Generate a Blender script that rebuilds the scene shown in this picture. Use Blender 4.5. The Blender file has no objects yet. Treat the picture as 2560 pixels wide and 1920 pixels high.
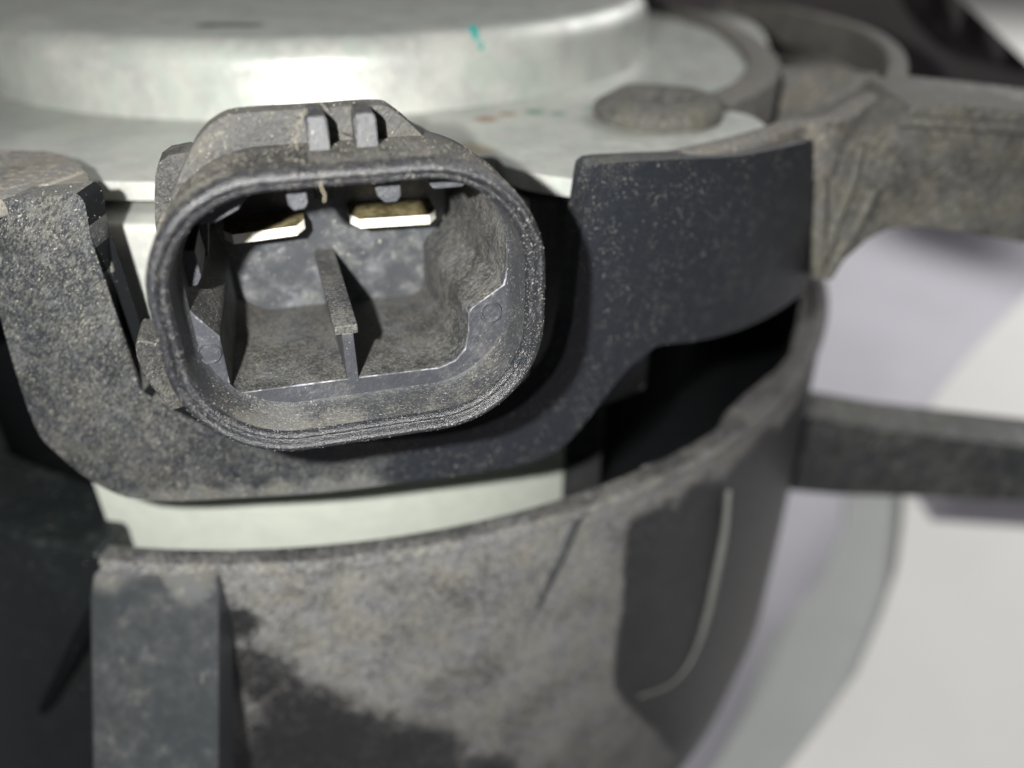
import bpy, bmesh, math, random
from mathutils import Vector, Matrix
random.seed(7)
S = 0.001                                  # all coordinates below are millimetres
sc = bpy.context.scene
COL = sc.collection

# ------------------------------------------------------------------ camera
EL = math.radians(32); FP = 2000.0         # look down angle, focal length in photo pixels
CAM = Vector((21.8, -103.9, 41.5))
RT = Vector((1, 0, 0)); UP = Vector((0, math.sin(EL), math.cos(EL))); FW = Vector((0, math.cos(EL), -math.sin(EL)))
cd = bpy.data.cameras.new('camera'); cam = bpy.data.objects.new('camera', cd); COL.objects.link(cam)
cam.location = CAM * S
cam.rotation_euler = (math.radians(90) - EL, 0, 0)
cd.sensor_width = 36; cd.lens = 36 * FP / 2560
cd.clip_start = 0.002; cd.clip_end = 20
cd.dof.use_dof = True; cd.dof.focus_distance = 0.0425; cd.dof.aperture_fstop = 22.0
sc.camera = cam

# ------------------------------------------------------------------ world and lamps
w = bpy.data.worlds.new('World'); sc.world = w; w.use_nodes = True
bg = w.node_tree.nodes['Background']
bg.inputs[0].default_value = (0.97, 0.98, 1.0, 1); bg.inputs[1].default_value = 0.09
# the small white lamp beside the phone's lens
ld = bpy.data.lights.new('flash_lamp', 'POINT'); ld.energy = 0.30; ld.shadow_soft_size = 0.0007; ld.color = (1.0, 0.985, 0.95)
lo = bpy.data.objects.new('flash_lamp', ld); COL.objects.link(lo); lo.location = Vector((11.8, -102.5, 44.0)) * S
# added fill lamp, unseen, to brighten the pale surface behind
ad = bpy.data.lights.new('room_lamp', 'AREA'); ad.shape = 'RECTANGLE'; ad.size = 0.35; ad.size_y = 0.3; ad.energy = 2.7; ad.color = (1.0, 0.98, 0.97)
ao = bpy.data.objects.new('room_lamp', ad); COL.objects.link(ao); ao.location = (0.42, 0.36, 0.36)
ao.rotation_euler = (Vector((0.15, 0.05, -0.15)) - Vector(ao.location)).to_track_quat('-Z', 'Y').to_euler()
vs = sc.view_settings; vs.view_transform = 'Standard'; vs.look = 'None'; vs.exposure = 0.0; vs.gamma = 1
sc.render.resolution_x = 1024; sc.render.resolution_y = 768

# ------------------------------------------------------------------ layout helpers (pixel of the photograph -> point on a real surface)
def ray(px, py): return FW + RT * ((px - 1280) / FP) - UP * ((py - 960) / FP)
def on_z(px, py, z):
    d = ray(px, py); return CAM + d * ((z - CAM.z) / d.z)
def on_cyl(px, py, r):
    d = ray(px, py); a = d.x**2 + d.y**2; b = CAM.x * d.x + CAM.y * d.y; c = CAM.x**2 + CAM.y**2 - r * r
    q = max(b * b - a * c, 0); return CAM + d * ((-b - math.sqrt(q)) / a)
def on_plane(px, py, p0, n):
    d = ray(px, py); return CAM + d * (((p0 - CAM).dot(n)) / d.dot(n))
AZ = math.radians(15)                      # the socket faces 15 degrees to the right of the motor's front
CN = Vector((math.sin(AZ), -math.cos(AZ), 0)); CU = Vector((math.cos(AZ), math.sin(AZ), 0))
def L(u, v, w_): return CU * u + CN * w_ + Vector((0, 0, v))
def on_w(px, py, w_):
    P = on_plane(px, py, CN * w_, CN); return (P.dot(CU), P.z)

# ------------------------------------------------------------------ object helpers
def finish(name, bm, mats, parent=None, bevel=0, seg=2, smooth=True, subd=0, solid=0, angle=40, recalc=True):
    for v in bm.verts: v.co = v.co * S
    if recalc: bmesh.ops.recalc_face_normals(bm, faces=bm.faces)
    me = bpy.data.meshes.new(name); bm.to_mesh(me); bm.free()
    if not isinstance(mats, (list, tuple)): mats = [mats]
    for m in mats: me.materials.append(m)
    if smooth:
        me.polygons.foreach_set('use_smooth', [True] * len(me.polygons))
        if not bevel: me.set_sharp_from_angle(angle=math.radians(angle))
    o = bpy.data.objects.new(name, me); COL.objects.link(o)
    if solid:
        m = o.modifiers.new('solid', 'SOLIDIFY'); m.thickness = solid * S; m.offset = -1
    if bevel:
        m = o.modifiers.new('bevel', 'BEVEL'); m.width = bevel * S; m.segments = seg; m.limit_method = 'ANGLE'
        m.angle_limit = math.radians(angle); m.harden_normals = True
    if subd:
        m = o.modifiers.new('sub', 'SUBSURF'); m.levels = subd; m.render_levels = subd
    if parent: o.parent = parent; o.matrix_parent_inverse = parent.matrix_world.inverted()
    return o
def thing(name, label, cat, loc):
    o = bpy.data.objects.new(name, None); COL.objects.link(o); o.location = Vector(loc) * S
    o.empty_display_size = 0.005; o['label'] = label; o['category'] = cat
    bpy.context.view_layer.update(); return o
def tag(o, label, cat, group=None):
    o['label'] = label; o['category'] = cat
    if group: o['group'] = group
    return o
def loft(bm, loops, cap0=False, cap1=False, closed=True, mat=0):
    rings = [[bm.verts.new(p) for p in lp] for lp in loops]; n = len(rings[0])
    for a, b in zip(rings, rings[1:]):
        for i in range(n if closed else n - 1):
            f = bm.faces.new((a[i], a[(i + 1) % n], b[(i + 1) % n], b[i])); f.material_index = mat
    if cap0: bm.faces.new(list(reversed(rings[0]))).material_index = mat
    if cap1: bm.faces.new(rings[-1]).material_index = mat
    return rings
def prism(bm, pts, vec):
    a = [bm.verts.new(p) for p in pts]; b = [bm.verts.new(Vector(p) + vec) for p in pts]; n = len(a)
    fa = bm.faces.new(a); fb = bm.faces.new(list(reversed(b)))
    for i in range(n): bm.faces.new((a[(i + 1) % n], a[i], b[i], b[(i + 1) % n]))
    bmesh.ops.triangulate(bm, faces=[f for f in (fa, fb) if len(f.verts) > 4])
def hexa(bm, A, B):                        # A, B: four corners each
    a = [bm.verts.new(p) for p in A]; b = [bm.verts.new(p) for p in B]
    bm.faces.new(a); bm.faces.new(list(reversed(b)))
    for i in range(4): bm.faces.new((a[(i + 1) % 4], a[i], b[i], b[(i + 1) % 4]))
def smooth_path(pts, n=8, closed=False):   # Catmull-Rom
    out = []; N = len(pts); P = [Vector(p) for p in pts]
    rng = N if closed else N - 1
    for i in range(rng):
        p0 = P[(i - 1) % N] if closed or i > 0 else P[0]; p1 = P[i]; p2 = P[(i + 1) % N]
        p3 = P[(i + 2) % N] if closed or i + 2 < N else P[-1]
        for k in range(n):
            t = k / n
            out.append(0.5 * ((2 * p1) + (p2 - p0) * t + (2 * p0 - 5 * p1 + 4 * p2 - p3) * t * t + (3 * p1 - p0 - 3 * p2 + p3) * t**3))
    if not closed: out.append(P[-1])
    return out
def rrect(cu, cv, hw, hh, r, w_, N=44):
    out = []
    for k, (sx, sy) in enumerate(((1, 1), (-1, 1), (-1, -1), (1, -1))):
        for i in range(N):
            t = math.pi / 2 * (k + i / (N - 1.0))
            out.append(L(cu + sx * (hw - r) + r * math.cos(t), cv + sy * (hh - r) + r * math.sin(t), w_))
    return out
def tube(bm, path, r, ns=6, taper=None):
    loops = []
    for i, p in enumerate(path):
        p = Vector(p); a = Vector(path[max(i - 1, 0)]); b = Vector(path[min(i + 1, len(path) - 1)]); d = (b - a).normalized()
        x = d.cross(Vector((0.3, 0.2, 1))).normalized(); y = d.cross(x)
        rr = r * (taper(i / (len(path) - 1)) if taper else 1)
        loops.append([p + x * rr * math.cos(2 * math.pi * k / ns) + y * rr * math.sin(2 * math.pi * k / ns) for k in range(ns)])
    loft(bm, loops, True, True)
def wall(bm, path, thick, h, z):           # a thin upright wall along a path, top at z
    P = [Vector((p[0], p[1], 0)) for p in path]; A = []; B = []
    for i, p in enumerate(P):
        d = (P[min(i + 1, len(P) - 1)] - P[max(i - 1, 0)]).normalized(); nrm = Vector((-d.y, d.x, 0))
        A.append(p + nrm * thick / 2); B.append(p - nrm * thick / 2)
    zt = Vector((0, 0, z)); zb = Vector((0, 0, z - h)); r_ = min(0.35, thick * .3)
    loops = []
    for i in range(len(P)):
        c = (B[i] - A[i]).normalized() * r_
        loops.append([A[i] + zb, A[i] + zt - Vector((0, 0, r_)), A[i] + c * .3 + zt - Vector((0, 0, r_ * .3)), A[i] + c + zt,
                      B[i] - c + zt, B[i] - c * .3 + zt - Vector((0, 0, r_ * .3)), B[i] + zt - Vector((0, 0, r_)), B[i] + zb])
    loft(bm, loops, True, True)
def pol(r, az, z): return Vector((r * math.sin(az), -r * math.cos(az), z))
def lathe(bm, prof, a0, a1, n, closed_prof=False):
    loops = [[pol(r, math.radians(a0 + (a1 - a0) * i / n), z) for (r, z) in prof] for i in range(n + 1)]
    loft(bm, loops, closed_prof, closed_prof, closed=closed_prof)

# ------------------------------------------------------------------ materials
def nodes(name):
    m = bpy.data.materials.new(name); m.use_nodes = True; nt = m.node_tree
    return m, nt, nt.nodes['Principled BSDF']
class N_:
    def __init__(s, nt):
        s.nt = nt; g = nt.nodes.new('ShaderNodeNewGeometry'); v = nt.nodes.new('ShaderNodeVectorMath'); v.operation = 'SCALE'
        v.inputs['Scale'].default_value = 1000; nt.links.new(g.outputs['Position'], v.inputs[0]); s.pos = v.outputs[0]; s.geo = g
    def lk(s, a, b): s.nt.links.new(a, b)
    def stretch(s, k, rot=(0, 0, 0)):
        m = s.nt.nodes.new('ShaderNodeMapping'); m.inputs['Rotation'].default_value = rot; s.lk(s.pos, m.inputs['Vector'])
        q = s.nt.nodes.new('ShaderNodeMapping'); q.inputs['Scale'].default_value = k; s.lk(m.outputs[0], q.inputs['Vector']); return q.outputs[0]
    def noise(s, scale, detail=3, rough=.6, vec=None, dist=0):
        n = s.nt.nodes.new('ShaderNodeTexNoise'); n.inputs['Scale'].default_value = scale; n.inputs['Detail'].default_value = detail
        n.inputs['Roughness'].default_value = rough; n.inputs['Distortion'].default_value = dist
        s.lk(vec if vec is not None else s.pos, n.inputs['Vector']); return n.outputs['Fac']
    def voro(s, scale, vec=None):
        n = s.nt.nodes.new('ShaderNodeTexVoronoi'); n.inputs['Scale'].default_value = scale
        s.lk(vec if vec is not None else s.pos, n.inputs['Vector']); return n
    def ramp(s, x, a, b, lo=0., hi=1.):
        n = s.nt.nodes.new('ShaderNodeMapRange'); n.interpolation_type = 'SMOOTHSTEP'
        for k, v in zip(('From Min', 'From Max', 'To Min', 'To Max'), (a, b, lo, hi)): n.inputs[k].default_value = v
        s.lk(x, n.inputs['Value']); return n.outputs[0]
    def math(s, op, a, b=0.0, clamp=False):
        n = s.nt.nodes.new('ShaderNodeMath'); n.operation = op; n.use_clamp = clamp
        for i, x in enumerate((a, b)):
            if hasattr(x, 'links'): s.lk(x, n.inputs[i])
            else: n.inputs[i].default_value = x
        return n.outputs[0]
    def mix(s, f, a, b):
        n = s.nt.nodes.new('ShaderNodeMix'); n.data_type = 'RGBA'
        if hasattr(f, 'links'): s.lk(f, n.inputs[0])
        else: n.inputs[0].default_value = f
        for i, x in ((6, a), (7, b)):
            if hasattr(x, 'links'): s.lk(x, n.inputs[i])
            else: n.inputs[i].default_value = (*x, 1)
        return n.outputs[2]
    def blob(s, c, r, soft=.5):            # 1 inside a soft sphere about c (mm)
        d = s.nt.nodes.new('ShaderNodeVectorMath'); d.operation = 'DISTANCE'; s.lk(s.pos, d.inputs[0]); d.inputs[1].default_value = c
        j = s.math('ADD', d.outputs['Value'], s.math('MULTIPLY', s.noise(.9 / max(r * .25, .3), 2), r * .8))
        return s.ramp(j, r * (1.4 - soft), r * (1.4 + soft), 1, 0)
    def bump(s, h, dist, strength, bs, prev=None):
        n = s.nt.nodes.new('ShaderNodeBump'); n.inputs['Distance'].default_value = dist * S; n.inputs['Strength'].default_value = strength
        s.lk(h, n.inputs['Height'])
        if prev is not None: s.lk(prev, n.inputs['Normal'])
        s.lk(n.outputs[0], bs.inputs['Normal']); return n.outputs[0]

def plastic(name, dust=.5, base=(.012, .013, .016), dcol=(.17, .155, .125), fine=3.2, rough=.42, speck=.5, bumpy=1.0, up=.25, low_cover=(), dirty=(), blotch=.35, half=None, streak=.5, contrast=1.0, spec=.5):
    """black plastic under a coat of road dust; dust = how much of it is covered"""
    m, nt, bs = nodes(name); n = N_(nt)
    sv = n.stretch((1, 1, streak), (0, -.72, 0))
    big = n.noise(blotch, 3, .6); mid = n.noise(1.0, 3, .65); fi = n.noise(fine, 5, .8, sv)
    cov = n.math('ADD', n.math('MULTIPLY', big, 1.0), n.math('MULTIPLY', mid, .55))
    sep = nt.nodes.new('ShaderNodeSeparateXYZ'); n.lk(n.geo.outputs['Normal'], sep.inputs[0])
    cov = n.math('ADD', cov, n.math('MULTIPLY', sep.outputs['Z'], up))
    for c, r in low_cover: cov = n.math('SUBTRACT', cov, n.math('MULTIPLY', n.blob(c, r), .6))
    for c, r in dirty: cov = n.math('ADD', cov, n.math('MULTIPLY', n.blob(c, r), .5))
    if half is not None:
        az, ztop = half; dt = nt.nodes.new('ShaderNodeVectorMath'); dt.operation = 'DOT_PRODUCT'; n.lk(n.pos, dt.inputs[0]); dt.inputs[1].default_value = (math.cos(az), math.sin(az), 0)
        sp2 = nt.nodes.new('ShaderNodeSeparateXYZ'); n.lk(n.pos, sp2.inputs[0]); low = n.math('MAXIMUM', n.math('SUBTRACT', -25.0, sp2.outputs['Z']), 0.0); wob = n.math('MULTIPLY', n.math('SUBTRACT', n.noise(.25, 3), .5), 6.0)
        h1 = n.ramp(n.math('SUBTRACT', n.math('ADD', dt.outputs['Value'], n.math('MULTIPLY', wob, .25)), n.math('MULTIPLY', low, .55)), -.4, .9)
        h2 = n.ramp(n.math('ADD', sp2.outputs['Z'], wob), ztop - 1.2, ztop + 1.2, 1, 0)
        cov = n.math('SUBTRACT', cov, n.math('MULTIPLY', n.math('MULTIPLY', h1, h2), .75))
    slow = n.math('ADD', n.math('SUBTRACT', cov, .78), dust - .5)                    # signed coverage
    fh = n.noise(fine * 2.4, 3, .7, sv)
    fine_ = n.math('ADD', n.math('MULTIPLY', n.math('SUBTRACT', fi, .5), 1.5 * contrast), n.math('MULTIPLY', n.math('SUBTRACT', fh, .5), 1.9 * contrast))
    film = n.ramp(slow, -.35, .45)                                                  # thin even film
    f = n.ramp(n.math('ADD', n.math('MULTIPLY', slow, 1.3), fine_), -.30, .55)      # clumped dust
    f = n.math('ADD', n.math('MULTIPLY', f, .72), n.math('MULTIPLY', film, .28))
    tint = n.mix(n.ramp(n.noise(.45, 2), .35, .65), (dcol[0] * .92, dcol[1] * .97, dcol[2] * 1.12), dcol)
    fi2 = n.noise(fine * 2.1, 3, .7, sv)
    tint = n.mix(n.ramp(fi2, .50, .72), tint, tuple(min(c * 2.1, .8) for c in dcol))
    col = n.mix(f, base, tint)
    g = n.math('MULTIPLY', n.ramp(n.noise(fine * 2.6, 2, .5, sv), .70 - .05 * speck, .76 - .05 * speck), n.ramp(n.noise(.8, 2), .40, .62, .1, 1))
    col = n.mix(n.math('MULTIPLY', g, .85), col, (.36, .34, .29)); n.lk(col, bs.inputs['Base Color'])
    n.lk(n.ramp(f, 0, 1, rough, .9), bs.inputs['Roughness']); bs.inputs['Specular IOR Level'].default_value = spec
    p = n.bump(n.math('ADD', fi, n.math('MULTIPLY', g, .6)), .10 * bumpy, .7, bs)
    n.bump(mid, .18 * bumpy, .3, bs, p)
    return m

def pt(*a): return tuple(a[0]) if len(a) == 1 else a
M = {}
M['shell'] = plastic('dusty_socket_plastic', .48, base=(.018, .018, .018), dcol=(.080, .075, .062), fine=3.6, contrast=1.2, speck=.9, bumpy=1.3, up=.25, low_cover=[(tuple(L(-7.0, 31.0, 69.2)), 1.7)])
M['rim'] = plastic('speckled_rim_plastic', .20, low_cover=[(tuple(L(u, 16.4 + .012 * (u + 4)**2, 71)), 1.1) for u in (-10.5, -9, -7.5, -6, -4.5, -3, -1.5, 0, 1.5, 3)], base=(.014, .015, .018), rough=.26, dcol=(.085, .083, .078), fine=4.0, speck=1.4, bumpy=1.1, spec=.6, up=.10, streak=.45, contrast=1.2)
M['mouth'] = plastic('mouth_wall_plastic', .30, base=(.030, .032, .036), dcol=(.092, .089, .079), fine=3.6, speck=1.3, bumpy=.9, up=.15, contrast=1.3, dirty=[(tuple(L(-9, 17.5, 70)), 1.8), (tuple(L(-5.5, 17, 70)), 1.2)])
M['pocket'] = plastic('socket_inner_plastic', .50, base=(.022, .023, .024), dcol=(.10, .097, .085), fine=3.6, speck=1.0, bumpy=1.1, up=.12, contrast=1.6)
M['ledge'] = plastic('smooth_ledge_plastic', .40, base=(.036, .038, .045), dcol=(.10, .099, .095), fine=4.0, speck=.5, bumpy=.7, up=.0, contrast=.7)
M['backw'] = plastic('back_wall_plastic', .45, base=(.048, .052, .058), dcol=(.14, .14, .135), fine=1.2, speck=.2, bumpy=.5, up=.0, blotch=.5, contrast=.35, streak=.8)
M['worn'] = plastic('worn_edge_plastic', .38, base=(.06, .062, .068), dcol=(.42, .42, .42), fine=1.1, speck=.5, bumpy=.6, up=.1, contrast=1.3)  # paler plastic for the chamfer round the pocket
M['bracket'] = plastic('dusty_bracket_plastic', .50, base=(.013, .016, .021), dcol=(.105, .103, .09), fine=3.8, speck=1.6, up=.30, contrast=1.5, blotch=.12, streak=.4,
                       low_cover=[(tuple(on_cyl(1780, 600, 62)), 15), (tuple(on_cyl(1430, 950, 62)), 8), (tuple(on_cyl(1150, 1150, 62)), 4)],
                       dirty=[(tuple(on_cyl(x, 1262 - (x - 400) * .08, 62)), 1.3) for x in (330, 420, 510, 600, 700, 800, 900)])
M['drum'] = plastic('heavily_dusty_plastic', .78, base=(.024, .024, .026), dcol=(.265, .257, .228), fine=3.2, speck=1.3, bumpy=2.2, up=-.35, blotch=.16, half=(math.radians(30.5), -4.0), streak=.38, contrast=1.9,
                    low_cover=[(tuple(on_cyl(x, y, 62)), r) for x, y, r in ((590, 1560, 1.6), (640, 1680, 3.0), (760, 1800, 4.2), (900, 1860, 4.2), (1060, 1880, 3.4), (1180, 1960, 4), (700, 1950, 6))])  # darker blobs low beside the gusset, dust cover lowered
M['strut'] = plastic('dirty_strut_plastic', .66, base=(.03, .03, .028), dcol=(.145, .137, .112), fine=1.6, speck=.3, bumpy=.7, up=.1, blotch=.10, contrast=.7)
M['wallp'] = plastic('dusty_pocket_plastic', .80, base=(.04, .04, .038), dcol=(.17, .158, .132), fine=1.2, speck=.2, up=.15)
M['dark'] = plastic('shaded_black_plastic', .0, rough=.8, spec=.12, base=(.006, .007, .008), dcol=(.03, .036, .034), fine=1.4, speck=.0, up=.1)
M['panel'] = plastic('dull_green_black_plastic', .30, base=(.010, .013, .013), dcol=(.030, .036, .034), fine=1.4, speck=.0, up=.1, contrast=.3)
M['side'] = plastic('dull_grey_side_plastic', .40, base=(.045, .047, .050), dcol=(.10, .10, .09), fine=2.4, speck=.2, up=.1, dirty=[(tuple(pol(56, math.radians(30), 21)), 3.5)])  # dusty plastic grey that also carries the shade on the pale body
M['fin'] = plastic('smooth_grey_plastic', .30, base=(.036, .041, .045), dcol=(.12, .118, .108), fine=.35, speck=.0, bumpy=.3, up=.1, blotch=.05, contrast=.15, dirty=[(tuple(on_cyl(260, 1420, 62)), 1.8), (tuple(on_cyl(330, 1400, 62)), 1.3), (tuple(on_cyl(420, 1405, 62)), 1.5), (tuple(on_cyl(480, 1430, 62)), 1.9)])

def metal():
    m, nt, bs = nodes('cast_aluminium'); n = N_(nt)
    c = n.mix(n.ramp(n.noise(.22, 4, .65), .3, .7), (.56, .57, .53), (.42, .43, .41))
    c = n.mix(n.ramp(n.noise(.9, 4, .7), .45, .75, 0, .55), c, (.66, .66, .61))
    c = n.mix(n.ramp(n.noise(1.6, 4, .75), .54, .72, 0, .6), c, (.38, .37, .32))
    c = n.mix(n.math('MULTIPLY', n.ramp(n.math('ABSOLUTE', n.math('SUBTRACT', n.noise(.16, 2), .5)), 0, .1, .3, 0), 1), c, (.45, .55, .48))
    for px, py, z, r, col in ((1215, 296, 25.3, 1.4, (.26, .12, .05)), (1270, 283, 25.3, 1.1, (.25, .13, .05)), (1175, 370, 25.3, 2.2, (.38, .30, .20)),
                              (1335, 278, 25.3, 1.1, (.03, .20, .11)), (1395, 282, 25.3, .9, (.10, .26, .17)), (1480, 270, 25.3, 1.1, (.16, .32, .22))):
        c = n.mix(n.math('MULTIPLY', n.blob(tuple(on_z(px, py, z)), r * .7), .8), c, col)
    for px in (515, 545, 575, 605, 635):
        c = n.mix(n.math('MULTIPLY', n.blob(tuple(on_z(px, 57 + (px % 3) * 2, 31.4)), .75), .85), c, (.07, .07, .05))
    n.lk(c, bs.inputs['Base Color']); bs.inputs['Metallic'].default_value = .2
    n.lk(n.ramp(n.noise(.6, 3), .3, .7, .34, .5), bs.inputs['Roughness'])
    n.bump(n.noise(2.0, 4, .6), .10, .35, bs); return m
M['metal'] = metal()
def simple(name, col, rough=.5, metallic=0., var=.15, scale=2., bumpd=0.03):
    m, nt, bs = nodes(name); n = N_(nt)
    c = n.mix(n.ramp(n.noise(scale, 4, .65), .3, .7), tuple(x * (1 - var) for x in col), tuple(min(1, x * (1 + var)) for x in col))
    n.lk(c, bs.inputs['Base Color']); bs.inputs['Roughness'].default_value = rough; bs.inputs['Metallic'].default_value = metallic
    n.bump(n.noise(scale * 2, 3), bumpd, .4, bs); return m
def lit_tin():
    m, nt, bs = nodes('bare_tin_edge'); n = N_(nt)
    c = n.mix(n.ramp(n.noise(2.5, 4, .7), .45, .7), (.93, .92, .88), (.80, .74, .52)); n.lk(c, bs.inputs['Base Color'])
    bs.inputs['Metallic'].default_value = .15; bs.inputs['Roughness'].default_value = .45; n.bump(n.noise(7, 3), .02, .5, bs); return m
def brass():
    m, nt, bs = nodes('tinned_brass'); n = N_(nt)
    c = n.mix(n.ramp(n.noise(1.6, 4, .7), .38, .60), (.42, .36, .20), (.20, .165, .08))
    sp = n.noise(5, 3, .7); c = n.mix(n.ramp(sp, .55, .7, 0, .7), c, (.10, .085, .04))
    n.lk(c, bs.inputs['Base Color']); bs.inputs['Metallic'].default_value = .55; bs.inputs['Roughness'].default_value = .42
    n.bump(sp, .03, .5, bs); return m
M['brass'] = brass(); M['tin'] = lit_tin()
M['bolt'] = plastic('grimy_bolt_steel', .78, base=(.035, .034, .03), dcol=(.12, .115, .095), fine=1.9, contrast=1.3, speck=.5, bumpy=2.2, up=.1)
M['floor'] = simple('pale_grey_floor', (.60, .59, .64), .8, var=.05, scale=.012, bumpd=.2)
M['blade'] = simple('pale_green_grey_plastic', (.42, .44, .43), .6, var=.05, scale=.04)  # hub shadow on the floor put into this grey
M['blade2'] = simple('off_white_plastic', (.88, .87, .84), .6, var=.03, scale=.03)  # brightly lit floor put into this off-white
M['teal'] = simple('teal_paint_mark', (.0, .34, .30), .5, var=.2, scale=2)
M['fibre'] = simple('pale_fibre', (.20, .18, .13), .8)
M['grain'] = simple('dust_grain', (.22, .205, .17), .9, var=.4, scale=1.5)
M['band'] = simple('pale_cast_band', (.62, .66, .59), .5, var=.05, scale=.6)
M['foot'] = simple('worn_grey_plastic', (.22, .23, .21), .7)
M['rear'] = simple('dusty_brown_black_plastic', (.075, .065, .068), .8)
M['darkstrut'] = plastic('dark_strut_plastic', .40, base=(.035, .037, .038), dcol=(.13, .13, .115), fine=.5, speck=.1, up=.2, blotch=.06)

# ------------------------------------------------------------------ ground
bm = bmesh.new(); bmesh.ops.create_grid(bm, x_segments=1, y_segments=1, size=4000)
for v in bm.verts: v.co.z = -150
g = finish('ground', bm, M['floor']); g['kind'] = 'structure'

# ------------------------------------------------------------------ electric motor
motor = thing('electric_motor', 'pale cast aluminium motor with a round can on a flat flange behind the black socket', 'electric motor', (0, 0, 24))
bm = bmesh.new()
prof = [(37.4, 24.9)] + [(37.4, 28.8)] + [(35.2 + 2.2 * math.cos(t), 29.0 + 2.2 * math.sin(t)) for t in [i * math.pi / 2 / 7 for i in range(1, 8)]] + [(34, 31.25), (20, 31.6), (0.01, 31.7)]
prof.insert(1, (37.9, 24.9)); prof.insert(2, (37.6, 25.6))
lathe(bm, prof, 0, 360, 160); finish('can', bm, M['metal'], motor, angle=35)
bm = bmesh.new()
fl = [(390, 480), (600, 474), (1000, 455), (1214, 414), (1265, 438), (1328, 456), (1417, 470), (1520, 478), (1700, 455), (1850, 392), (1912, 346), (1880, 312), (1800, 288), (1790, 262), (1830, 222), (1900, 190), (1920, 130), (1880, 70), (1760, 20)]
P = [on_z(x, y, 24.6) for x, y in fl]
P = [pol(55, math.radians(-a), 24.6) for a in (60, 45, 30, 20, 10)] + [on_z(230, 478, 24.6)] + P
P = smooth_path(P, 4) + [pol(50, math.radians(a), 24.6) for a in (95, 120, 150, 180, 210, 240, 270)]
P = [Vector((p.x, p.y, 24.0)) for p in P]
prism(bm, P, Vector((0, 0, 1.25))); finish('flange', bm, M['metal'], motor, bevel=.3)
bm = bmesh.new()
pr = [(50, 3.6), (55.9, 3.6), (55.9, 23.3), (50, 23.3)]
lathe(bm, pr, -10.6, 24.5, 40, True); finish('body_boss', bm, M['metal'], motor, bevel=.4)
bm = bmesh.new(); lps = []
for i in range(41):
    t = i / 40; a = math.radians(-13.2 + 44.6 * t); r_ = 54.2 - 3.0 * t
    lps.append([pol(50, a, -14), pol(r_, a, -14), pol(r_, a, 3.4), pol(r_ - .3, a, 3.6), pol(50, a, 3.6)])
loft(bm, lps, True, True); finish('lower_band', bm, M['band'], motor)
bm = bmesh.new(); lathe(bm, [(50, 3.7), (55.7, 3.7), (55.7, 23.3), (50, 23.3)], 24.6, 37.2, 14, True); finish('side_cover', bm, M['side'], motor, bevel=.4)  # dusty plastic at the notch; elsewhere shade on the pale body painted grey
bm = bmesh.new(); lathe(bm, [(49.5, -14), (50.9, -14), (50.9, 3.5), (49.5, 3.5)], 31.6, 37.2, 8, True); finish('side_panel', bm, M['side'], motor, bevel=.3)  # pale body in shade, the shade put into its grey colour
bm = bmesh.new()
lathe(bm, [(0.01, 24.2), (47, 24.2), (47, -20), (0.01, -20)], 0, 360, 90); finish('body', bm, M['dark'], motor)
bm = bmesh.new()                                            # teal paint dash on the side of the can
P = [(1172, 68), (1186, 62), (1196, 78), (1208, 112), (1206, 127), (1196, 122), (1182, 92)]
def on_can(px, py, off=0.05):
    p = on_cyl(px, py, 37.4 + off)
    if p.z > 29.0:                                          # the rounded edge: pull in to the fillet
        for k in range(40):
            z = p.z; r = 35.2 + math.sqrt(max(0, 2.2**2 - (min(max(z, 29.0), 31.15) - 29.0)**2)) + off
            p = on_cyl(px, py, r)
    return p
vsx = [bm.verts.new(on_can(x, y)) for x, y in P]; cen = bm.verts.new(on_can(1190, 92))
for i in range(len(vsx)): bm.faces.new((vsx[i], vsx[(i + 1) % len(vsx)], cen))
finish('paint_mark', bm, M['teal'], motor)

# bolt on the ear of the flange
bc = on_z(1645, 292, 25.25); bolt = thing('flange_bolt', 'round grimy bolt head seated on the ear of the pale flange', 'bolt', tuple(bc))
bm = bmesh.new()
prof = [(0.01, .35), (1.5, .35), (1.9, .5), (2.3, 1.3), (2.8, 1.75), (3.7, 1.85), (4.6, 1.55), (5.1, 1.05), (5.25, .6), (5.1, 0.0), (3, -.1)]
nn = 72; loops = []
for i in range(nn):
    a = 2 * math.pi * i / nn
    loops.append([Vector((bc.x + (r + .10 * math.sin(5 * a + r) + .06 * math.sin(11 * a)) * math.cos(a), bc.y + (r + .10 * math.sin(5 * a + r)) * math.sin(a), bc.z + z + .10 * math.sin(3 * a + r * 2))) for r, z in prof])
loft(bm, loops + [loops[0]], closed=False); bmesh.ops.remove_doubles(bm, verts=bm.verts, dist=.001)
for f in bm.faces:
    c_ = f.calc_center_median()
    if math.hypot(c_.x - bc.x, c_.y - bc.y) < 1.9: f.material_index = 1  # middle of the head painted dark for the shade in the recess
finish('head', bm, [M['bolt'], M['dark']], bolt, angle=60)
bm = bmesh.new()
for i in range(6):
    a = i * math.pi / 3 + .4; r0, r1 = .7, 1.7
    c = Vector((bc.x + 1.5 * math.cos(a), bc.y + 1.5 * math.sin(a), bc.z + .6)); t = Vector((math.cos(a), math.sin(a), 0)); s_ = Vector((-t.y, t.x, 0))
    hexa(bm, [c + t * .6 + s_ * .25, c + t * .6 - s_ * .25, c - t * .5 - s_ * .16, c - t * .5 + s_ * .16], [c + t * .6 + s_ * .2 + Vector((0, 0, .75)), c + t * .6 - s_ * .2 + Vector((0, 0, .75)), c - t * .4 - s_ * .12 + Vector((0, 0, .3)), c - t * .4 + s_ * .12 + Vector((0, 0, .3))])
finish('recess', bm, M['bolt'], bolt, bevel=.08)

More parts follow.
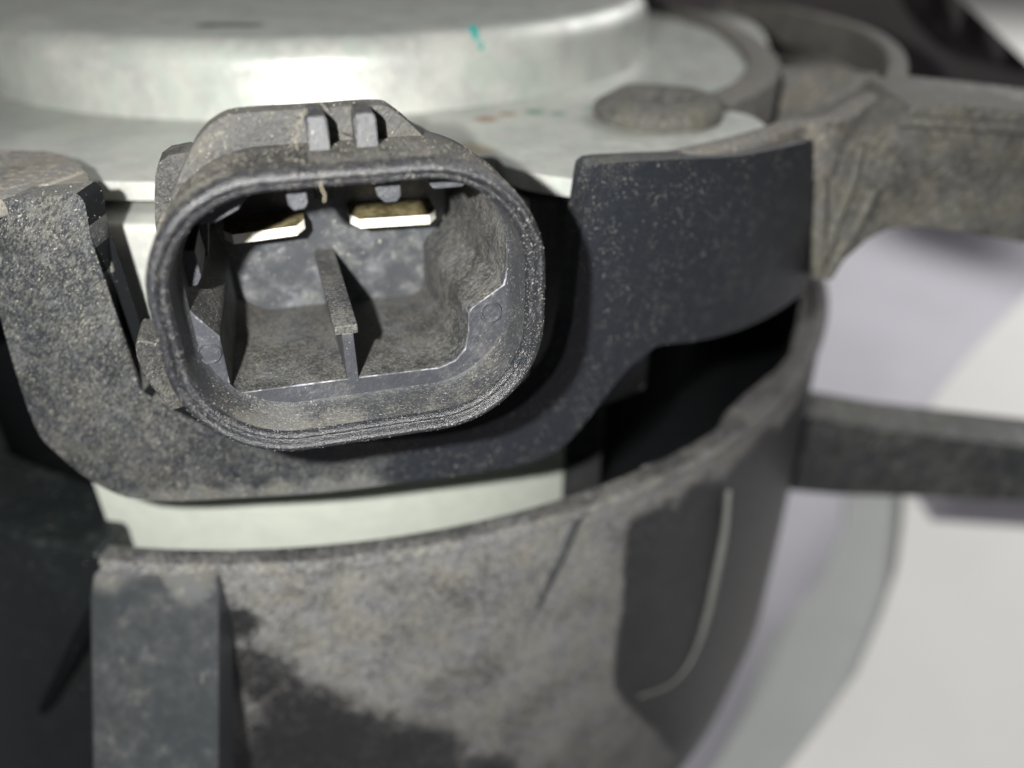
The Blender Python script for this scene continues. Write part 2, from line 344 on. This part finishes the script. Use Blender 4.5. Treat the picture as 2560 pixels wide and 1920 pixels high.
# ------------------------------------------------------------------ fan shroud: hub ring, bracket, pockets, struts
shroud = thing('fan_shroud', 'dusty black plastic fan shroud hub with a curved bracket wrapped round the socket', 'fan shroud', (0, 0, 0))
RB = 62.2
def cyl_sheet(name, outline, r, thick, mat, bevel, step=1.2, parent=shroud):
    bm = bmesh.new()
    pts = []
    for p in outline:
        q = p if isinstance(p, Vector) else on_cyl(p[0], p[1], r)
        pts.append((math.atan2(q.x, -q.y) * r, q.z))
    vs_ = [bm.verts.new((a, 0, z)) for a, z in pts]; f = bm.faces.new(vs_); bmesh.ops.triangulate(bm, faces=[f])
    lo_, hi = min(a for a, z in pts), max(a for a, z in pts); x = math.ceil(lo_ / step) * step
    while x < hi:
        bmesh.ops.bisect_plane(bm, geom=bm.verts[:] + bm.edges[:] + bm.faces[:], plane_co=(x, 0, 0), plane_no=(1, 0, 0), dist=1e-5); x += step
    bmesh.ops.remove_doubles(bm, verts=bm.verts, dist=1e-4)
    for v in bm.verts:
        a = v.co.x / r; v.co = pol(r, a, v.co.z)
    bm.normal_update()
    for f in bm.faces:
        c_ = f.calc_center_median()
        if f.normal.dot(Vector((c_.x, c_.y, 0))) < 0: f.normal_flip()
    outer = list(bm.faces); k = (r - thick) / r
    vm = {v: bm.verts.new((v.co.x * k, v.co.y * k, v.co.z)) for v in list(bm.verts)}
    rim_ = [(l.vert, l.link_loop_next.vert) for f in outer for l in f.loops if l.edge.is_boundary]
    for f in outer: bm.faces.new([vm[v] for v in reversed(f.verts)])
    for p, q in rim_: bm.faces.new((q, p, vm[p], vm[q]))
    bm.normal_update()
    for f in bm.faces:
        c_ = f.calc_center_median(); rd = Vector((c_.x, c_.y, 0)).normalized()
        if (abs(f.normal.dot(rd)) < .5 and f.normal.x > .25 and c_.x < 10) or (abs(f.normal.dot(rd)) > .7 and Vector((c_.x, c_.y)).length < r - thick * .6): f.material_index = 1  # shade on right-facing notch sides and inner face put into colour
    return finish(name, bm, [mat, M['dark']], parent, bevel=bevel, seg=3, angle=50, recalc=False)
out_l = [(100, 1090), (150, 1140), (210, 1190), (280, 1230), (340, 1248), (450, 1252), (600, 1244), (800, 1232), (1000, 1208), (1200, 1180), (1320, 1158), (1400, 1122), (1450, 1072), (1500, 1008), (1555, 938), (1605, 888), (1655, 862), (1720, 856), (1800, 840), (1880, 812), (1960, 768), (2022, 716)]
top_r = [(2030, 690), (2032, 560), (2032, 400), (2028, 350), (1950, 370), (1850, 390), (1700, 398), (1600, 403), (1530, 407), (1498, 412), (1482, 424), (1477, 445)]
notch = [(1465, 520), (1452, 600), (1440, 720), (1432, 800), (1418, 860), (1396, 915), (1360, 962), (1310, 1010), (1240, 1050), (1150, 1080), (1000, 1100), (820, 1108), (650, 1098), (520, 1065), (434, 1024), (358, 979), (310, 935), (282, 890), (265, 845), (250, 770), (240, 700), (230, 627), (218, 540), (208, 500), (190, 484)]
lft = [(60, 478), (-200, 478)]
left = [pol(RB, math.radians(-27), 26.7), pol(RB, math.radians(-27), 14)] + [(0, 790), (30, 900), (70, 1010)]
outl = smooth_path([on_cyl(x, y, RB) for x, y in [(0, 790), (30, 900), (66, 1010)] + out_l], 3) + [on_cyl(x, y, RB) for x, y in top_r] + smooth_path([on_cyl(x, y, RB) for x, y in notch], 3) + [pol(RB, math.radians(-9), 26.6), pol(RB, math.radians(-27), 26.7), pol(RB, math.radians(-27), 14)]
cyl_sheet('bracket', outl, RB, 2.1, M['bracket'], .28)
# block on top of the bracket's left arm
bm = bmesh.new()
P = [on_z(x, y, 26.9) for x, y in [(-300, 374), (0, 372), (120, 376), (168, 386), (198, 404), (219, 430), (230, 458), (232, 478), (214, 484), (196, 477), (60, 470), (-300, 468)]]
prism(bm, P, Vector((0, 0, -5)))
finish('arm_cap', bm, [M['wallp'], M['dark']], shroud, bevel=.9, seg=4)
bm = bmesh.new()
P = [on_z(x, y, 27.05) for x, y in [(200, 400), (215, 425), (30, 492), (-100, 530), (-100, 505)]]
prism(bm, P, Vector((0, 0, -1))); finish('arm_crease', bm, M['wallp'], shroud, bevel=.25)
# hub ring and drum
bm = bmesh.new()
prof = [(60.3, -30), (60.3, -.3), (60.45, -.05), (60.7, 0), (61.7, 0), (61.95, -.08), (62.05, -.3), (62.05, -1.1), (61.85, -1.35), (61.8, -1.7), (62.0, -12), (62.3, -30), (62.3, -45), (60.8, -56), (57, -67), (49, -77), (38, -84), (35, -82), (48, -72), (59, -45)]
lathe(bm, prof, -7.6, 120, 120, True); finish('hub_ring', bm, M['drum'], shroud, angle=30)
bm = bmesh.new()
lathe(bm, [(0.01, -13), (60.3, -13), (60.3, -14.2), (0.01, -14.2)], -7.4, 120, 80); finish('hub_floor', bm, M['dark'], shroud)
bm = bmesh.new()
P = [on_z(x, y, -.6) for x, y in [(1600, 1165), (1660, 1146), (1730, 1118), (1787, 1082), (1812, 1031), (1868, 979), (1942, 922), (1972, 888), (1985, 850)]] + [pol(60.6, math.radians(a), -.6) for a in (84, 76, 68, 60, 52, 44, 36)]
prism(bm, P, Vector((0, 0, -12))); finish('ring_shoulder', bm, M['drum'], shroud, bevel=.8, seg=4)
# thin moulded rib on the dark right flank of the drum
bm = bmesh.new()
P = smooth_path([on_cyl(x, y, 62.3) for x, y in [(1822, 1230), (1812, 1330), (1792, 1430), (1770, 1530), (1745, 1610), (1715, 1670), (1670, 1715), (1600, 1740)]], 6)
tube(bm, P, .42, 8, lambda t: .35 + .65 * math.sin(math.pi * min(1, t * 1.1 + .15))); finish('moulded_rib', bm, M['foot'], shroud)  # highlight along the rib put into its lighter grey colour
bm = bmesh.new()
P = smooth_path([on_cyl(x, y, 61.9) for x, y in [(1490, 1245), (1440, 1310), (1400, 1400), (1365, 1470), (1335, 1545)]], 6)
tube(bm, P, .34, 8, lambda t: .2 + .8 * math.sin(math.pi * t)); finish('scuff_ridge', bm, M['fin'], shroud)
# gusset fin below the ring, sloping outwards as it goes down
def slope(px, py):                         # inclined front face of the fin
    return on_plane(px, py, Vector((0, -62.0, -.5)), Vector((-.12, -.80, .60)).normalized())
bm = bmesh.new()
P = [(232, 2100), (222, 1500), (230, 1440), (256, 1412), (310, 1402), (380, 1398), (450, 1400), (515, 1404), (540, 1414), (545, 1440), (545, 2100)]
F = [slope(x, y) for x, y in P]
prism(bm, F, Vector((-.2, 3.0, -2.4))); finish('gusset', bm, M['fin'], shroud, bevel=.35, seg=3)
# dark inner wall left of the drum
bm = bmesh.new()
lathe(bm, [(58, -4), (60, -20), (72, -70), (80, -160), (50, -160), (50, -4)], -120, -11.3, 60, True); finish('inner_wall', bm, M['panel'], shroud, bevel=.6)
bm = bmesh.new()
P = [on_cyl(x, y, 60.5) for x, y in [(300, 1420), (200, 1600), (120, 1760), (20, 1980)]]
tube(bm, P, .7, 6); finish('inner_rib', bm, M['dark'], shroud)
# pocket walls at the upper right
zt = 26.4
bm = bmesh.new()
pa = [pol(60.4, math.radians(a), zt) for a in (31, 34, 37, 40, 43, 45.5)] + [on_z(x, y, zt) for x, y in [(2085, 290), (2150, 250), (2215, 218), (2246, 170), (2232, 118), (2170, 74), (2060, 40), (1930, 12), (1800, -8), (1700, -20)]]
0 and print('wall', [(round(math.hypot(p.x, p.y), 1), round(math.degrees(math.atan2(p.x, -p.y)), 1)) for p in pa])
wall(bm, smooth_path(pa, 6), 2.0, 4.5, zt); finish('pocket_wall', bm, M['wallp'], shroud, angle=50)
bm = bmesh.new()
pb = [on_z(x, y, zt - .6) for x, y in [(1560, -5), (1650, 8), (1760, 38), (1850, 85), (1905, 140), (1900, 185), (1850, 222), (1780, 250), (1735, 268)]]
wall(bm, smooth_path(pb, 6), 3.4, 9, zt - .6); finish('pocket_wall', bm, M['wallp'], shroud, angle=50)
bm = bmesh.new()
pc = [on_z(x, y, zt - 1.0) for x, y in [(1930, 168), (2060, 172), (2200, 186)]]
wall(bm, pc, 1.6, 9, zt - 1.0); finish('pocket_partition', bm, M['wallp'], shroud, angle=50)
bm = bmesh.new()
P = [on_z(x, y, 19.5) for x, y in [(1740, 420), (1700, 330), (1760, 250), (1850, 200), (1850, 20), (2230, 60), (2270, 240), (2100, 330), (1950, 420)]]
prism(bm, P, Vector((0, 0, -1.5))); finish('pocket_floor', bm, M['wallp'], shroud)
# upper strut: a deep box section running off to the right
p0 = Vector((50, -41.0, 0)); nn_ = Vector((.10, -1, 0)).normalized()
def sp_(x, y): return on_plane(x, y, p0, nn_)
bm = bmesh.new()
P = [sp_(x, y) for x, y in [(2036, 702), (2036, 400), (2100, 368), (2180, 335), (2250, 300), (2285, 268), (2400, 262), (2750, 300), (2750, 640), (2560, 606), (2420, 578), (2300, 566), (2220, 572), (2170, 598), (2110, 650)]]
prism(bm, P, Vector((.8, 11, 0))); finish('strut', bm, M['strut'], shroud, bevel=.9, seg=3)
for pts, r in (([(2186, 470), (2150, 540), (2105, 620), (2062, 690)], .55), ([(2150, 360), (2130, 450), (2085, 560), (2060, 640)], .4), ([(2052, 330), (2048, 500), (2044, 690)], .6), ([(2240, 300), (2400, 310), (2700, 330)], .5)):
    bm = bmesh.new(); tube(bm, smooth_path([sp_(x, y) + nn_ * .15 for x, y in pts], 4), r, 8); finish('strut_rib', bm, M['strut'], shroud)
# lower strut
bm = bmesh.new()
d_ = Vector((1, -.30, 0)).normalized()
n2 = Vector((-.30, -1, 0)).normalized(); q0 = Vector((57, -21.5, 0))
def s2(x, y): return on_plane(x, y, q0, n2)
P = [s2(x, y) for x, y in [(1930, 1034), (2060, 1046), (2200, 1072), (2560, 1118), (2760, 1140), (2760, 1262), (2560, 1252), (2300, 1242), (2080, 1236), (1930, 1222)]]
prism(bm, P, Vector((1.5, 6, 0))); finish('strut', bm, M['darkstrut'], shroud, bevel=1.0, seg=3)
bm = bmesh.new()
P = [s2(x, y) + Vector((1.6, 6.4, 0)) for x, y in [(2190, 1225), (2760, 1245), (2760, 1345), (2400, 1335), (2320, 1318), (2250, 1275)]]
prism(bm, P, Vector((1, 4, 0))); finish('strut_foot', bm, M['foot'], shroud, bevel=.8, seg=3)
# dark member behind, top right
rear = thing('rear_arm', 'dark blurred plastic arm behind the pockets at the upper right corner', 'bracket arm', (60, 40, 10))
bm = bmesh.new()
P = [on_plane(x, y, Vector((60, 34, 0)), Vector((0, -1, 0))) for x, y in [(1560, -200), (2190, -200), (2245, 0), (2285, 60), (2340, 115), (2400, 150), (2620, 200), (2620, 300), (2100, 300), (1560, 120)]]
prism(bm, P, Vector((0, 2.5, 0))); finish('web', bm, M['rear'], rear, bevel=1.2, seg=3)

# ------------------------------------------------------------------ the socket
sock = thing('connector_socket', 'black two-pin electrical connector socket with an open oval mouth in front of the pale motor', 'electrical connector', tuple(L(-4, 17, 58)))
cu, cv = -3.95, 23.75
HW, HH, RR = 9.35, 7.35, 5.9
def lp(ins, w_): return rrect(cu, cv, HW - ins, HH - ins, RR - ins, w_)
bm = bmesh.new()
loops = [lp(1.6, 56.2), lp(1.3, 60), lp(.35, 64), lp(.05, 67), lp(0, 70.1)]
loft(bm, loops); finish('shell', bm, M['shell'], sock, angle=60)
bm = bmesh.new(); loft(bm, [lp(i, w_) for i, w_ in ((0, 70.1), (.02, 70.55), (.08, 70.8), (.20, 70.96), (.34, 71.0), (.46, 70.94), (.54, 70.82), (.60, 70.66), (.66, 70.60), (.73, 70.61), (.80, 70.60), (.87, 70.54), (.94, 70.42), (.99, 70.25))])
finish('rim', bm, M['rim'], sock, angle=60)
bm = bmesh.new(); loft(bm, [lp(i, w_) for i, w_ in ((.99, 70.25), (1.02, 69.9), (1.05, 69.2), (1.10, 68.5), (1.2, 68.15), (1.32, 68.0))]); finish('mouth_wall', bm, M['mouth'], sock, angle=60)
# ledge and pocket: both outlines sampled by angle round one centre
C0 = (-4.4, 22.6)
front = [(4.15, 24.2), (4.15, 26.6), (3.6, 28.3), (2.4, 29.7), (.6, 30.2), (-8.6, 30.2), (-10.4, 29.7), (-11.7, 28.3), (-12.1, 26.6), (-12.15, 24.0), (-11.95, 23.6), (-10.95, 22.2), (-10.95, 18.95), (-10.5, 18.72), (-4.7, 18.70), (.2, 18.62), (1.1, 18.95), (1.7, 19.6), (1.92, 20.6), (1.96, 21.8), (2.15, 22.1), (3.95, 23.25)]
back = [(2.9, 24.2), (2.9, 26.6), (2.5, 28.1), (1.6, 29.4), (.2, 29.9), (-8.3, 29.9), (-10, 29.4), (-11.2, 28.2), (-11.5, 26.6), (-11.5, 24.0), (-11.3, 23.6), (-10.75, 22.2), (-10.75, 18.4), (-10.4, 18.25), (-4.8, 18.2), (.2, 18.15), (.8, 18.4), (1.1, 18.9), (1.2, 20.0), (1.25, 21.7), (1.4, 22.0), (2.7, 23.2)]
back = [(max(x, -11.2), min(y, 28.7)) for x, y in back]
def samp(poly, k, n=6):
    a, b = poly[k], poly[(k + 1) % len(poly)]
    return [(a[0] + (b[0] - a[0]) * i / n, a[1] + (b[1] - a[1]) * i / n) for i in range(n)]
F2 = [p for k in range(len(front)) for p in samp(front, k)]; B2 = [p for k in range(len(back)) for p in samp(back, k)]
def ring_at(px_, ins, w_):                 # the shell's inner loop met by rays through the same points
    out = []
    for (x, y) in px_:
        dx, dy = x - C0[0], y - C0[1]; lo_, hi = 0.2, 6.0
        for _ in range(40):
            t = (lo_ + hi) / 2; X, Y = C0[0] + dx * t, C0[1] + dy * t
            hw, hh, r = HW - ins, HH - ins, RR - ins
            qx, qy = abs(X - cu) - (hw - r), abs(Y - cv) - (hh - r)
            sd = math.hypot(max(qx, 0), max(qy, 0)) + min(max(qx, qy), 0) - r
            if sd < 0: lo_ = t
            else: hi = t
        out.append(L(X, Y, w_))
    return out
bm = bmesh.new()
ro = ring_at(F2, 1.31, 68.0)
def sh(k):                                  # small inward chamfer of the pocket edge
    return [L(x + (C0[0] - x) * k, y + (C0[1] - y) * k, 0) for x, y in F2]
fr = [L(x, y, 68.02) for x, y in F2]; fr2 = [L(x + (C0[0] - x) * .009, y + (C0[1] - y) * .009, 67.93) for x, y in F2]
mid_ = [L(x * .55 + x2 * .45, y * .55 + y2 * .45, 62.5) for (x, y), (x2, y2) in zip(F2, B2)]
loft(bm, [ro, fr])
rr_ = loft(bm, [fr, fr2], mat=1); bmesh.ops.remove_doubles(bm, verts=bm.verts, dist=.0005)
finish('ledge', bm, [M['ledge'], M['worn']], sock, angle=25)
bk = [L(x, y, 57.2) for x, y in B2]
bm = bmesh.new(); loft(bm, [fr2, mid_, bk]); finish('cavity', bm, M['pocket'], sock, angle=35)
bm = bmesh.new(); bl = [bm.verts.new(p) for p in bk]; cc = bm.verts.new(L(C0[0], C0[1], 57.2))
for i in range(len(bl)): bm.faces.new((bl[i], bl[(i + 1) % len(bl)], cc))
finish('back_wall', bm, M['backw'], sock)
# centre rib with a T head
bm = bmesh.new()
hexa(bm, [L(-5.24, 21.42, 68.0), L(-4.01, 21.42, 68.0), L(-4.01, 21.95, 68.0), L(-5.24, 21.95, 68.0)], [L(-5.66, 21.3, 57.0), L(-4.44, 21.3, 57.0), L(-4.44, 21.95, 57.0), L(-5.66, 21.95, 57.0)])
finish('centre_rib', bm, M['pocket'], sock, bevel=.08)
bm = bmesh.new()
hexa(bm, [L(-4.90, 18.5, 68.03), L(-4.28, 18.5, 68.03), L(-4.28, 21.5, 68.03), L(-4.90, 21.5, 68.03)], [L(-5.4, 18.1, 57.0), L(-4.8, 18.1, 57.0), L(-4.8, 21.4, 57.0), L(-5.4, 21.4, 57.0)])
finish('rib_stem', bm, M['ledge'], sock, bevel=.06)
# terminals
def term(u0, u1, v0, v1, we, first):
    bm = bmesh.new(); th = .60; c = .5
    P = [(u0, 52.), (u1, 52.), (u1, we - .7), (u1 - c, we), (u0 + c, we), (u0, we - .7)]
    def vv(u): return v0 + (v1 - v0) * (u - u0) / (u1 - u0)
    def bow(u): return .16 * abs((u - (u0 + u1) / 2) / (u1 - u0) * 2)**3
    top = [L(u, vv(u) + bow(u), w_) for u, w_ in P]; prism(bm, top, Vector((0, 0, -th))); bm.normal_update()
    for f in bm.faces:
        if abs(f.normal.z) < .5 and abs(f.normal.dot(CN)) > .55: f.material_index = 1  # front faces take brighter tin, their lit look put into colour
    return finish('terminal', bm, [M['brass'], M['tin']], sock, bevel=.05, angle=30)
term(-10.6, -5.98, 24.40, 24.62, 60.0, True); term(-3.35, 1.84, 24.66, 24.50, 60.0, False)
# keys hanging from the roof of the mouth
def key(pts, w0, w1):
    w1 += 1.1
    bm = bmesh.new(); prism(bm, [L(u, v + .28, w1) for u, v in pts], CN * (w0 - w1)); return finish('key_rib', bm, M['ledge'], sock, bevel=.1)
key([(-6.75, 30.6), (-5.62, 30.6), (-5.66, 28.55), (-5.85, 28.25), (-6.35, 28.2), (-6.6, 28.5)], 58, 67.4)
key([(-2.75, 30.6), (-1.2, 30.6), (-1.28, 28.5), (-1.5, 28.2), (-2.1, 28.2), (-2.45, 28.6)], 58, 67.4)
key([(-.2, 30.0), (2.0, 29.6), (2.0, 28.9), (1.8, 28.6), (.35, 28.6), (.1, 28.9)], 63, 67.2)
key([(-10.5, 28.9), (-8.2, 30.0), (-8.35, 29.0), (-8.9, 28.4), (-10.0, 27.9), (-10.7, 27.9)], 63, 67.2)
key([(-12.6, 26.2), (-11.35, 26.0), (-11.3, 24.6), (-11.6, 24.1), (-12.6, 24.0)], 63, 65.4)
# divider between the two terminals
bm = bmesh.new(); prism(bm, [L(-5.3, 30, 58.6), L(-4.0, 30, 58.6), L(-4.1, 25.6, 58.6), L(-4.6, 25.4, 58.6), L(-5.2, 25.6, 58.6)], CN * -2); finish('divider', bm, M['pocket'], sock, bevel=.15)
# round ejector marks on the two lower tabs
for (u, v) in ((-11.55, 21.35), (3.15, 21.75)):
    bm = bmesh.new(); prof = [(0.01, .02), (.44, .02), (.50, .11), (.57, .12), (.64, .0)]
    lps = [[L(u + r * math.cos(t), v + r * math.sin(t), 68.02 + h) for r, h in prof] for t in [2 * math.pi * i / 36 for i in range(37)]]
    loft(bm, lps, closed=False); finish('ejector_mark', bm, M['ledge'], sock, angle=30)
# back plate hump, the two latch bars on top
bm = bmesh.new()
hp = smooth_path([Vector((u, v, 0)) for u, v in [(-12.0, 28.8), (-11.0, 30.4), (-10.2, 31.5), (-9.2, 32.25), (-8.1, 32.5), (-5, 32.5), (-1.9, 32.5), (-1.0, 32.15), (0.2, 31.0), (1.1, 29.9), (2.0, 28.6)]], 5)
prism(bm, [L(p.x, p.y, 66.0) for p in hp] + [L(u, v, 66.0) for u, v in ((0.2, 29.6), (-1.5, 30.55), (-8.5, 30.55), (-10.5, 29.4))], CN * -1.3); finish('back_plate', bm, M['shell'], sock, bevel=.25, seg=3)
for u0, u1 in ((-5.30, -4.32), (-3.12, -2.10)):
    bm = bmesh.new(); prism(bm, [L(u0, 30.9, 67.9), L(u1, 30.9, 67.9), L(u1, 32.3, 67.75), L(u1 - .12, 32.55, 67.6), L(u0 + .12, 32.55, 67.6), L(u0, 32.3, 67.75)], CN * -2.2)
    finish('latch_bar', bm, M['mouth'], sock, bevel=.07)
# small lug at the upper left, collar at the lower left
bm = bmesh.new(); prism(bm, [L(*on_w(x, y, 63), 63) for x, y in [(400, 640), (388, 560), (386, 500), (388, 440), (396, 408), (420, 390), (470, 380), (520, 400), (520, 640)]], CN * -2.0); finish('side_lug', bm, M['shell'], sock, bevel=.5, seg=3)
bm = bmesh.new(); prism(bm, [L(*on_w(x, y, 66.4), 66.4) for x, y in [(470, 1015), (437, 1026), (424, 1020), (392, 985), (362, 945), (343, 900), (338, 862), (346, 850), (400, 860), (470, 960)]], CN * -2.6); finish('collar', bm, M['shell'], sock, bevel=.25, seg=3)

# ------------------------------------------------------------------ loose dust grains and fibres
def grains(obj, n, r0, r1, parent, mat, sel=None):
    me = obj.data; me.calc_loop_triangles(); V = [v.co for v in me.vertices]
    tris = [(t.area, t.vertices, t.normal.copy()) for t in me.loop_triangles if sel is None or sel((V[t.vertices[0]] + V[t.vertices[1]] + V[t.vertices[2]]) / 3 / S, t.normal)]
    cum = []; s = 0
    for a, _, _ in tris: s += a; cum.append(s)
    import bisect
    bm = bmesh.new()
    for _ in range(n):
        a, vt, nr = tris[min(bisect.bisect(cum, random.random() * s), len(tris) - 1)]
        x, y = random.random(), random.random()
        if x + y > 1: x, y = 1 - x, 1 - y
        p = (V[vt[0]] + (V[vt[1]] - V[vt[0]]) * x + (V[vt[2]] - V[vt[0]]) * y) / S
        r = r0 + (r1 - r0) * random.random()**3; p = p + nr * r * .4
        vs_ = [bm.verts.new(p + Vector((random.uniform(.6, 1.3) * r * q[0], random.uniform(.6, 1.3) * r * q[1], random.uniform(.6, 1.3) * r * q[2]))) for q in ((1, 0, 0), (0, 1, 0), (-1, 0, 0), (0, -1, 0), (0, 0, 1), (0, 0, -1))]
        for i in range(4):
            bm.faces.new((vs_[i], vs_[(i + 1) % 4], vs_[4])); bm.faces.new((vs_[(i + 1) % 4], vs_[i], vs_[5]))
    o = finish('dust_grains', bm, mat, parent, smooth=False); o['kind'] = 'stuff'; return o
D = {o.name: o for o in bpy.data.objects}
grains(D['rim'], 1800, .010, .040, sock, M['grain'], None)
grains(D['mouth_wall'], 1200, .012, .05, sock, M['grain'], lambda c, n: c.z < 20)
grains(D['shell'], 2400, .010, .040, sock, M['grain'], lambda c, n: c.dot(CN) > 66 and c.z > 24)
grains(D['bracket'], 3000, .015, .06, shroud, M['grain'], lambda c, n: (n.x * c.x + n.y * c.y > 0) and (c.x < 14))
grains(D['cavity'], 900, .012, .04, sock, M['grain'], lambda c, n: c.z < 24)
grains(D['back_plate'], 350, .02, .07, sock, M['grain'], lambda c, n: abs((c - L(-4.6, 32, 66)).x) < 4)
def fibre(pts, r, label):
    bm = bmesh.new(); tube(bm, smooth_path(pts, 5), r, 5); tag(finish('fibre', bm, M['fibre']), label, 'fibre')
fibre([L(*on_w(x, y, 69.6), 69.6) for x, y in [(1318, 660), (1314, 700), (1312, 740), (1318, 790), (1322, 830)]], .028, 'long pale fibre lying inside the right rim of the socket mouth')
fibre([L(*on_w(x, y, 66.6), 66.6) for x, y in [(782, 246), (796, 252), (808, 264), (820, 276)]], .02, 'short curved hair standing above the two latch bars on top of the socket')
fibre([L(*on_w(x, y, 68.0), 68.0) for x, y in [(744, 374), (738, 350), (748, 330), (741, 312), (754, 300), (752, 286), (766, 284), (762, 270)]], .02, 'crumpled brown fibre caught against the left latch bar')
fibre([L(*on_w(x, y, 71.1), 71.1) for x, y in [(800, 455), (806, 476), (812, 486), (810, 505)]], .035, 'tiny pale crumb string hanging from the middle of the upper lip')

# ------------------------------------------------------------------ added sheets below, standing in for lit and shaded floor
fan = thing('cooling_fan', 'pale out of focus fan blades far below the hub at the right', 'fan', (70, 0, -102))  # not a fan: parent of the added sheets for lit and shaded floor
def light_shade_sheet(outline, z0, mat, label=None):
    bm = bmesh.new(); P = [on_z(x, y, z0) for x, y in outline]
    prism(bm, P, Vector((0, 0, -2))); o = finish('blade', bm, mat, fan, bevel=.4)
    if label: o['label'] = label
light_shade_sheet([(2900, 1340), (2330, 1300), (2260, 1190), (2255, 1300), (2240, 1420), (2200, 1540), (2140, 1680), (2050, 1810), (1950, 1940), (1800, 2100), (2900, 2200)], -100, M['blade2'])
light_shade_sheet([(2280, 1250), (2120, 1130), (2110, 1300), (2050, 1450), (1930, 1580), (1895, 1670), (1850, 1790), (1790, 1900), (1730, 2000), (1660, 2120), (1900, 2120), (2060, 1830), (2160, 1690), (2220, 1550), (2260, 1420)], -104, M['blade'], 'grey green curved blade')
light_shade_sheet([(2290, 1075), (2340, 985), (2450, 855), (2560, 745), (2720, 590), (2900, 500), (2900, 1210), (2560, 1180), (2400, 1150)], -100, M['blade2'])
light_shade_sheet([(2180, -150), (2240, 40), (2380, 220), (2800, 300), (2800, -150)], -60, M['blade2'])
# ------------------------------------------------------------------ sub-parts and labels of unlike parts
bpy.context.view_layer.update()
def sub(child, par):
    P_ = [o for o in bpy.data.objects if o.name == par][0]
    for o in bpy.data.objects:
        if o.name.split('.')[0] == child:
            o.parent = P_; o.matrix_parent_inverse = P_.matrix_world.inverted()
for c_, p_ in (('recess', 'head'), ('ejector_mark', 'ledge'), ('strut_rib', 'strut'), ('moulded_rib', 'hub_ring'), ('scuff_ridge', 'hub_ring'), ('paint_mark', 'can'), ('rib_stem', 'centre_rib'), ('inner_rib', 'inner_wall'), ('arm_crease', 'arm_cap')): sub(c_, p_)
bpy.data.objects['strut']['label'] = 'thick dusty upper strut'; bpy.data.objects['strut.001']['label'] = 'thin dark lower strut'
